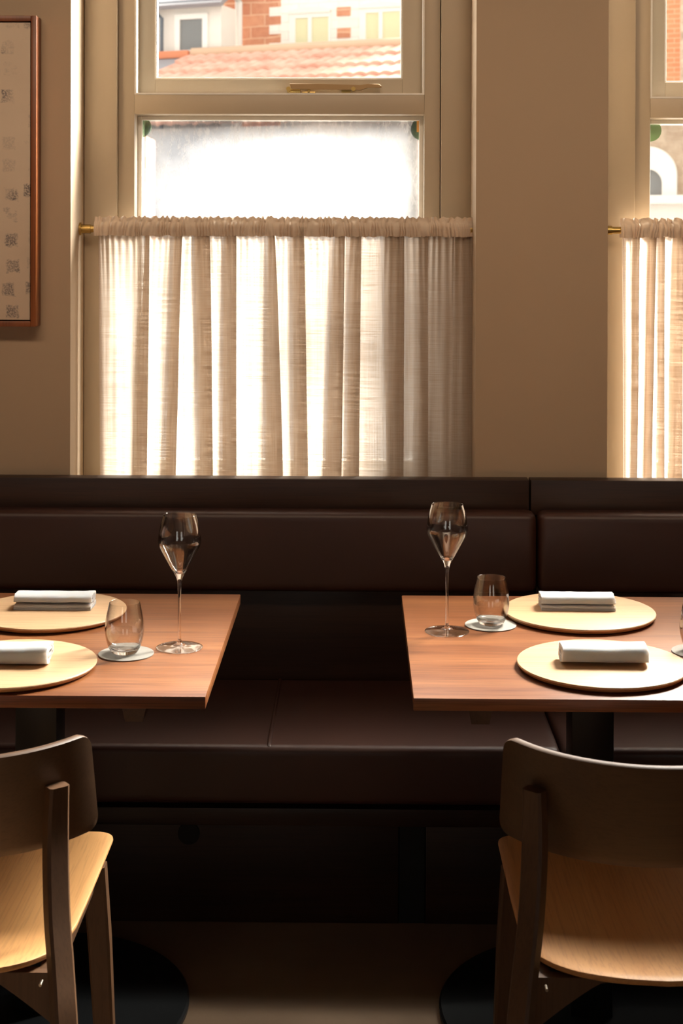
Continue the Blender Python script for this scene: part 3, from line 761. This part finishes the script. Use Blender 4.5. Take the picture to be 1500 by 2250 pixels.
# ------------------------------------------------------------------ tables
TZ = .75
tf, tb = PZp(908, 1534, TZ).y, PZp(882, 1308, TZ).y
def table(x0, x1, cx, label):
    cy = 2.85
    t = thing('dining_table', (cx, cy, 0), label, 'table', 'two dining tables set for two')
    bm = newbox(x0, x1, tf, tb, TZ - .0215, TZ, bev=.0018)
    obj('table_top', bm, M['table'], t)
    for s in (-1, 1):
        xb_ = cx + s * .247
        bm = bmesh.new()
        sec = lambda y, k: [(xb_ - .0205 * k, y, TZ - .0216), (xb_ + .0205 * k, y, TZ - .0216), (xb_ + .015 * k, y, TZ - .047), (xb_ - .015 * k, y, TZ - .047)]
        loft(bm, [sec(tf + .012, 1), sec(tb - .04, 1)])
        obj('batten', bm, M['batten'], t)
    obj('column', newbox(cx - .0405, cx + .0405, cy - .0405, cy + .0405, .016, TZ - .0225, bev=.003), M['black'], t)
    bm = newbox(cx - .16, cx + .16, cy - .16, cy + .16, TZ - .028, TZ - .0218, bev=.001); obj('mounting_plate', bm, M['black'], t)
    obj('base', lathe(bmesh.new(), [(0, 0), (.288, 0), (.292, .004), (.292, .012), (.288, .016), (0, .018)], cx, cy, 0, 96), M['black'], t, 'round flat black base')
    return t
rx0_ = PZp(882, 1308, TZ).x; lx1_ = PZp(528, 1307, TZ).x
cR, cL = PYp(1295, 1600, 2.85).x, PYp(89, 1600, 2.85).x
table(rx0_, 2 * cR - rx0_, cR, 'square oak dining table on the right, before the seam between the banquettes')
tl_ = table(2 * cL - lx1_, lx1_, cL, 'square oak dining table on the left, cut by the left picture edge')

# plates
def place_at(px, py, z): return PZp(px, py, z)
plate_prof = [(0, 0), (.140, 0), (.1475, .004), (.150, .0085), (.1495, .0112), (.148, .012), (0, .012)]
g0 = 'wooden charger plates'
def plate(px, py, r, label, first=[None]):
    c = PZp(px, py, TZ + .012)
    if first[0] is None:
        root = thing('charger_plate', (0, 0, TZ + .0002), label, 'plate', g0)
        obj('plate_top', lathe(bmesh.new(), [(0, .0085), (.150, .0085), (.1502, .0102), (.1492, .0116), (.148, .012), (0, .012)], 0, 0, 0, 96), M['plate'], root, local=True)
        obj('plate_underside', lathe(bmesh.new(), [(0, 0), (.138, 0), (.146, .003), (.1498, .0084), (0, .0084)], 0, 0, 0, 96), M['ply_edge'], root, 'darker bevelled plywood underside', local=True)
        first[0] = root
    else: root = copy_tree(first[0])
    root.location = (c.x, c.y, TZ + .0002); root.scale = (r / .15, r / .15, 1); tag(root, label, 'plate', g0); return root
plate(1322.5, 1455, .1515, 'round pale wooden charger plate nearest the camera on the right table')
plate(1272.5, 1340.5, .1535, 'round pale wooden charger plate on the bench side of the right table')
plate(24, 1455, .1515, 'round pale wooden charger plate nearest the camera on the left table, partly out of frame')
plate(111, 1339, .1535, 'round pale wooden charger plate on the bench side of the left table')

# napkins
def roll_profile(W, Hh, turns, th, z0, flip=1):
    pts = []
    n_ = int(turns * 48)
    for i in range(n_ + 1):
        a = -PI / 2 + 2 * PI * turns * i / n_
        k = i / 48.0
        aw = W / 2 - th * 1.25 * k - th / 2; ah = Hh / 2 - th * 1.15 * k - th / 2
        aw = max(aw, .002); ah = max(ah, .0012)
        e = .66
        c_, s_ = math.cos(a), math.sin(a)
        pts.append((flip * aw * math.copysign(abs(c_) ** e, c_), z0 + Hh / 2 + ah * math.copysign(abs(s_) ** e, s_)))
    return pts
def ribbon(bm, pts, th, L, seed, lift=0.0, sag=.0):
    """sheet of thickness th following pts (y, z), extruded along x"""
    n_ = len(pts); off = []
    for i in range(n_):
        a = pts[max(i - 1, 0)]; b = pts[min(i + 1, n_ - 1)]
        dx_, dz_ = b[0] - a[0], b[1] - a[1]; l = math.hypot(dx_, dz_) or 1
        off.append((-dz_ / l * th / 2, dx_ / l * th / 2))
    loop = [(p[0] + o[0], p[1] + o[1], i / n_) for i, (p, o) in enumerate(zip(pts, off))] + \
           [(p[0] - o[0], p[1] - o[1], i / n_) for i, (p, o) in reversed(list(enumerate(zip(pts, off))))]
    NX = 40; secs = []
    for q in range(NX + 1):
        u = q / NX; s = []
        for (y, z, t) in loop:
            endw = .0035 * noise.noise((t * 9, seed, 0 if u < .5 else 5)) * (abs(2 * u - 1) ** 6)
            x = -L / 2 + L * u + endw + (.002 * math.copysign(1, u - .5) * (1 if abs(2 * u - 1) > .98 else 0)) * noise.noise((t * 30, seed, 2))
            zz_ = z - sag * math.sin(PI * u) * (z / .035) + .0008 * noise.noise((u * 6, t * 4, seed)) * min(1, z / .01)
            pinch = 1 - .03 * (abs(2 * u - 1) ** 10)
            s.append((x, y * pinch + .0008 * noise.noise((u * 5, t * 5, seed + 3)), zz_))
        secs.append(s)
    loft(bm, secs)
def napkin(kind, px, py, L, label, rz, flip):
    """placed by the front bottom edge's middle"""
    c = PZp(px, py, TZ + .0125)
    bm = bmesh.new()
    if kind == 'roll':
        ribbon(bm, roll_profile(.062, .0365, 3.4, .0034, 0, flip), .0032, L, 1 + flip, sag=.0015); dep = .062
    else:
        W = .062
        for k in range(2):
            zb = .0016 + k * .0046
            ribbon(bm, [(-W / 2 * flip + .001 * k, zb), (-W / 4 * flip, zb), (0, zb), (W / 4 * flip, zb), (W / 2 * flip - .002, zb), ], .0042, L * (1 - .004 * k), 4 + k)
        ribbon(bm, roll_profile(.060, .0225, 2.6, .0034, .0085, flip), .0032, L, 9 + flip, sag=.001)
        # soft fold joining the lower flap to the roll
        dep = W
    o = obj('napkin', bm, M['linen'], None, angle=50)
    o.location = (c.x, c.y + dep / 2, TZ + .0128); o.rotation_euler.z = rz
    tag(o, label, 'napkin', 'rolled white napkins'); return o
napkin('roll', 1331, 1467, .152, 'rolled white linen napkin on the near plate of the right table', math.radians(-.8), 1)
napkin('fold', 1271, 1342, .150, 'folded white napkin on the bench-side plate of the right table', math.radians(-.5), -1)
napkin('roll', 5, 1466, .155, 'rolled white linen napkin on the near left plate, cut by the picture edge', 0, -1)
napkin('fold', 114, 1341, .158, 'folded white napkin with coiled end on the bench-side plate of the left table', 0, 1)

# coasters
def coaster(px, py, label, first=[None]):
    c = PZp(px, py, TZ + .002)
    if first[0] is None:
        first[0] = obj('coaster', lathe(bmesh.new(), [(0, 0), (.0505, 0), (.051, .0004), (.051, .0018), (.0505, .0022), (0, .0022)], 0, 0, 0, 72), M['coaster'])
        o = first[0]
    else: o = first[0].copy(); COL.objects.link(o)
    o.location = (c.x, c.y, TZ + .0002); tag(o, label, 'coaster', 'grey coasters'); return c
cA = coaster(277, 1435, 'round pale grey coaster under the tumbler on the left table')
cB = coaster(1077.5, 1372, 'round pale grey coaster under the tumbler on the right table')
cC = coaster(1536, 1431, 'grey coaster at the right picture edge, mostly out of frame')
# tumblers
outer = catmull([(0, 0), (.017, 0.0), (.0225, .0012), (.0275, .008), (.0325, .021), (.0355, .036), (.0360, .046), (.0345, .063), (.0312, .080), (.0281, .093)], 5)
inner = catmull([(.0273, .0932), (.0303, .080), (.0336, .063), (.0350, .046), (.0344, .036), (.0313, .022), (.025, .0115), (.017, .0085), (.008, .0078), (0, .0077)], 5)
tum_mesh = None
def tumbler(c, label, first=[None]):
    if first[0] is None:
        first[0] = obj('water_tumbler', lathe(bmesh.new(), outer + [(.0279, .0936)] + inner, 0, 0, 0, 72), M['thin_glass'], angle=70); o = first[0]; two_glass(o, -.001, .0125)
    else: o = first[0].copy(); COL.objects.link(o)
    o.location = (c[0], c[1], TZ + .0026); tag(o, label, 'glass', 'stemless water tumblers')
tumbler((cA.x - .003, cA.y, 0), 'stemless water tumbler on the left table, beside the near plate')
tumbler((cB.x + .001, cB.y, 0), 'stemless water tumbler between wine glass and far plate, right table')
tumbler((cC.x - .0, cC.y + .002, 0), 'stemless tumbler whose side just shows at the right picture edge')
# wine glasses: foot, stem and bowl as parts of one blown glass
wo = catmull([(0, 0), (.038, 0), (.0425, .0004), (.0434, .0012), (.0425, .0020), (.034, .0028), (.020, .0042), (.010, .0062), (.0052, .0095), (.0034, .016), (.0027, .035), (.0026, .07), (.0029, .10),
              (.0036, .118), (.0052, .129), (.0095, .139), (.0155, .149), (.0245, .165), (.034, .182), (.0385, .191), (.0403, .199), (.0402, .207), (.0385, .219), (.0352, .235), (.0308, .2492)], 5)
wi = catmull([(.0301, .2493), (.0344, .235), (.0377, .219), (.0394, .207), (.0395, .199), (.0377, .1915), (.0331, .183), (.0235, .1663), (.0145, .1515), (.008, .1437), (.003, .1415), (0, .1412)], 5)
def wineglass(px, py, label, first=[None]):
    c = PZp(px, py, TZ)
    if first[0] is None:
        first[0] = obj('wine_glass', lathe(bmesh.new(), wo + [(.0305, .2497)] + wi, 0, 0, 0, 80), M['thin_glass'], angle=70); o = first[0]; two_glass(o, .0055, .1475)
    else: o = first[0].copy(); COL.objects.link(o)
    o.location = (c.x, c.y, TZ + .0003); tag(o, label, 'wine glass', 'tall stemmed wine glasses')
wineglass(394, 1424, 'tall thin-stemmed wine glass at the right end of the left table')
wineglass(981.5, 1388.5, 'tall thin-stemmed wine glass at the left end of the right table')

# ------------------------------------------------------------------ chairs
def make_chair(cx, label):
    root = thing('dining_chair', (cx, 2.35, 0), label, 'chair', 'oak dining chairs')
    # seat: outline in plan, dished
    hw = .198; yf = 2.615
    def outline(n_=14):
        P = []
        # rear edge from right to left, bowed towards the camera
        rear = [(.172, 2.165), (.150, 2.138), (.115, 2.113), (.065, 2.094), (0, 2.086)]
        rear = catmull(rear, 5)
        L_ = [(-x, y) for x, y in rear] ; R_ = rear
        P += R_                                            # right -> centre
        P += L_[::-1][1:]                                  # centre -> left
        r = .035
        P += [(-.188, 2.20), (-.1965, 2.26), (-hw, 2.36), (-hw, 2.5)]
        for k in range(9): a = PI - PI / 2 * k / 8; P.append((-hw + r + r * math.cos(a), yf - r + r * math.sin(a)))
        P += [(-.1, yf + .006), (0, yf + .008), (.1, yf + .006)]
        for k in range(9): a = PI / 2 - PI / 2 * k / 8; P.append((hw - r + r * math.cos(a), yf - r + r * math.sin(a)))
        P += [(hw, 2.5), (hw, 2.36), (.1965, 2.26), (.188, 2.20)]
        return P
    O_ = outline(); c0 = (0, 2.36)
    def zt(x, y):
        base = .446
        d = 1 - min(1, (x / .21) ** 2); e = max(0, 1 - ((y - 2.36) / .26) ** 2)
        return base - .012 * d * e + .010 * max(0, (2.2 - y) / .12) ** 1.5 + .004 * (abs(x) / .2) ** 2
    bm = bmesh.new(); rings = []
    for s_, dz in ((.965, -.012), (.993, -.009), (1.0, -.005), (.998, -.001), (.992, 0)) :
        rings.append([bm.verts.new((cx + c0[0] + (x - c0[0]) * s_, c0[1] + (y - c0[1]) * s_, zt(x * s_, c0[1] + (y - c0[1]) * s_) + dz)) for x, y in O_])
    for k in range(9, -1, -1):
        s_ = k / 10
        if k: rings.append([bm.verts.new((cx + x * s_, c0[1] + (y - c0[1]) * s_, zt(x * s_, c0[1] + (y - c0[1]) * s_))) for x, y in O_])
    n_ = len(O_)
    for A, B in zip(rings, rings[1:]):
        for k in range(n_): bm.faces.new((A[k], A[(k + 1) % n_], B[(k + 1) % n_], B[k]))
    cv = bm.verts.new((cx, c0[1], zt(0, c0[1])))
    for k in range(n_): bm.faces.new((rings[-1][k], rings[-1][(k + 1) % n_], cv))
    # underside
    prev = rings[0]
    for k in range(9, 0, -2):
        s_ = k / 10 * .965
        R_ = [bm.verts.new((cx + x * s_, c0[1] + (y - c0[1]) * s_, zt(x * s_, c0[1] + (y - c0[1]) * s_) - .0125)) for x, y in O_]
        for q in range(n_): bm.faces.new((prev[q], prev[(q + 1) % n_], R_[(q + 1) % n_], R_[q]))
        prev = R_
    cv = bm.verts.new((cx, c0[1], zt(0, c0[1]) - .0125))
    for q in range(n_): bm.faces.new((prev[q], prev[(q + 1) % n_], cv))
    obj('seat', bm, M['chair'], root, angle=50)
    # backrest: curved board, arc in plan, reclined
    R = .252; th = .015; bw = .224; zb, ztp = .583, .760
    def back_pt(s, z, inset):
        """s: -1..1 along the arc; inset 0 outer (camera) face, 1 inner"""
        amax = math.asin(bw / R); a = s * amax
        ya = 2.162 - (z - zb) / (ztp - zb) * .077                 # apex y of the outer face
        rr = R - th * inset
        return Vector((cx + rr * math.sin(a), ya + R - rr * math.cos(a), z))
    bm = bmesh.new(); NS, NZ = 60, 12
    grid = []
    def zedge(s, v):
        """rounded corners: shrink the height near the ends"""
        arc = R * math.asin(bw / R); dist = (1 - abs(s)) * arc; r = .024
        cut = 0
        if dist < r: cut = r - math.sqrt(max(0, r * r - (r - dist) ** 2))
        lo = zb + cut + .006 * 0; hi = ztp - cut
        return lo + (hi - lo) * v
    svals = [-1 + 2 * i / NS for i in range(NS + 1)]
    ext_ = [.004, .012, .025, .045]
    svals = sorted(set([-1] + [-1 + e for e in ext_] + svals[2:-2] + [1 - e for e in ext_] + [1]))
    loops = []
    for s in svals:
        L_ = []
        for v, ins in [(0, .22), (0.012, 0)] + [(k / NZ, 0) for k in range(1, NZ)] + [(.988, 0), (1, .22), (1, .78), (.988, 1)] + [(k / NZ, 1) for k in range(NZ - 1, 0, -1)] + [(.012, 1), (0, .78)]:
            L_.append(back_pt(s, zedge(s, v), ins))
        loops.append(L_)
    loft(bm, loops)
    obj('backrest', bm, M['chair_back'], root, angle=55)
    # legs
    def leg(path, hw_, hd_, rot):
        secs = []
        for (x, y, z, k) in path:
            c_, s_ = math.cos(rot), math.sin(rot); q = []
            w_, d_ = hw_ * k, hd_ * k; b_ = .004
            for (u, v) in ((-w_ + b_, -d_), (w_ - b_, -d_), (w_, -d_ + b_), (w_, d_ - b_), (w_ - b_, d_), (-w_ + b_, d_), (-w_, d_ - b_), (-w_, -d_ + b_)):
                q.append((x + u * c_ - v * s_, y + u * s_ + v * c_, z))
            secs.append(q)
        return loft(bmesh.new(), secs)
    for s in (-1, 1):
        path = catmull([(cx + s * .183, 2.176, .695, .92), (cx + s * .183, 2.165, .62, 1.0), (cx + s * .191, 2.135, .53, 1.0), (cx + s * .203, 2.105, .46, 1.0), (cx + s * .216, 2.07, .38, 1.0), (cx + s * .236, 2.02, .2, .9), (cx + s * .252, 1.97, .0, .75)], 5)
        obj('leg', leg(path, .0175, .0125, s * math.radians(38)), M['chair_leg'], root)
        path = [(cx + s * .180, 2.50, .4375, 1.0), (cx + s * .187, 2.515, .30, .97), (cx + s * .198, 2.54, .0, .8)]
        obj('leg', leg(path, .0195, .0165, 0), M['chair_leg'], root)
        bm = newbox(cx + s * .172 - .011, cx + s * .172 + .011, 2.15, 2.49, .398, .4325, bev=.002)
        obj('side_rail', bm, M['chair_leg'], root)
        c = (cx + s * .171, 2.118, .425); bm = tube(bmesh.new(), [(c[0], c[1] - .003, c[2]), (c[0], c[1] + .01, c[2])], .0022, 14)
        obj('bolt', bm, M['steel'], root)
    # arched rear rail
    pts = []
    K = 30
    xs_ = [-.19 + .38 * k / K for k in range(K + 1)]
    zlow = lambda x: .426 - .075 * max(0, (abs(x) - .085) / .105) ** 1.15
    bm = bmesh.new()
    secs = []
    for x in xs_:
        y = 2.138 + .0 * x
        secs.append([(cx + x, y, .432), (cx + x, y + .018, .432), (cx + x, y + .018, zlow(x)), (cx + x, y, zlow(x))])
    loft(bm, secs); obj('rear_rail', bm, M['chair_leg'], root)
    obj('front_rail', newbox(cx - .165, cx + .165, 2.49, 2.51, .40, .4325, bev=.002), M['chair_leg'], root)
    return root
make_chair(-.636, 'oak dining chair at the left table, sunlit seat, cut by the left picture edge')
make_chair(.444, 'oak dining chair with curved backrest at the right table, cut by the right edge')
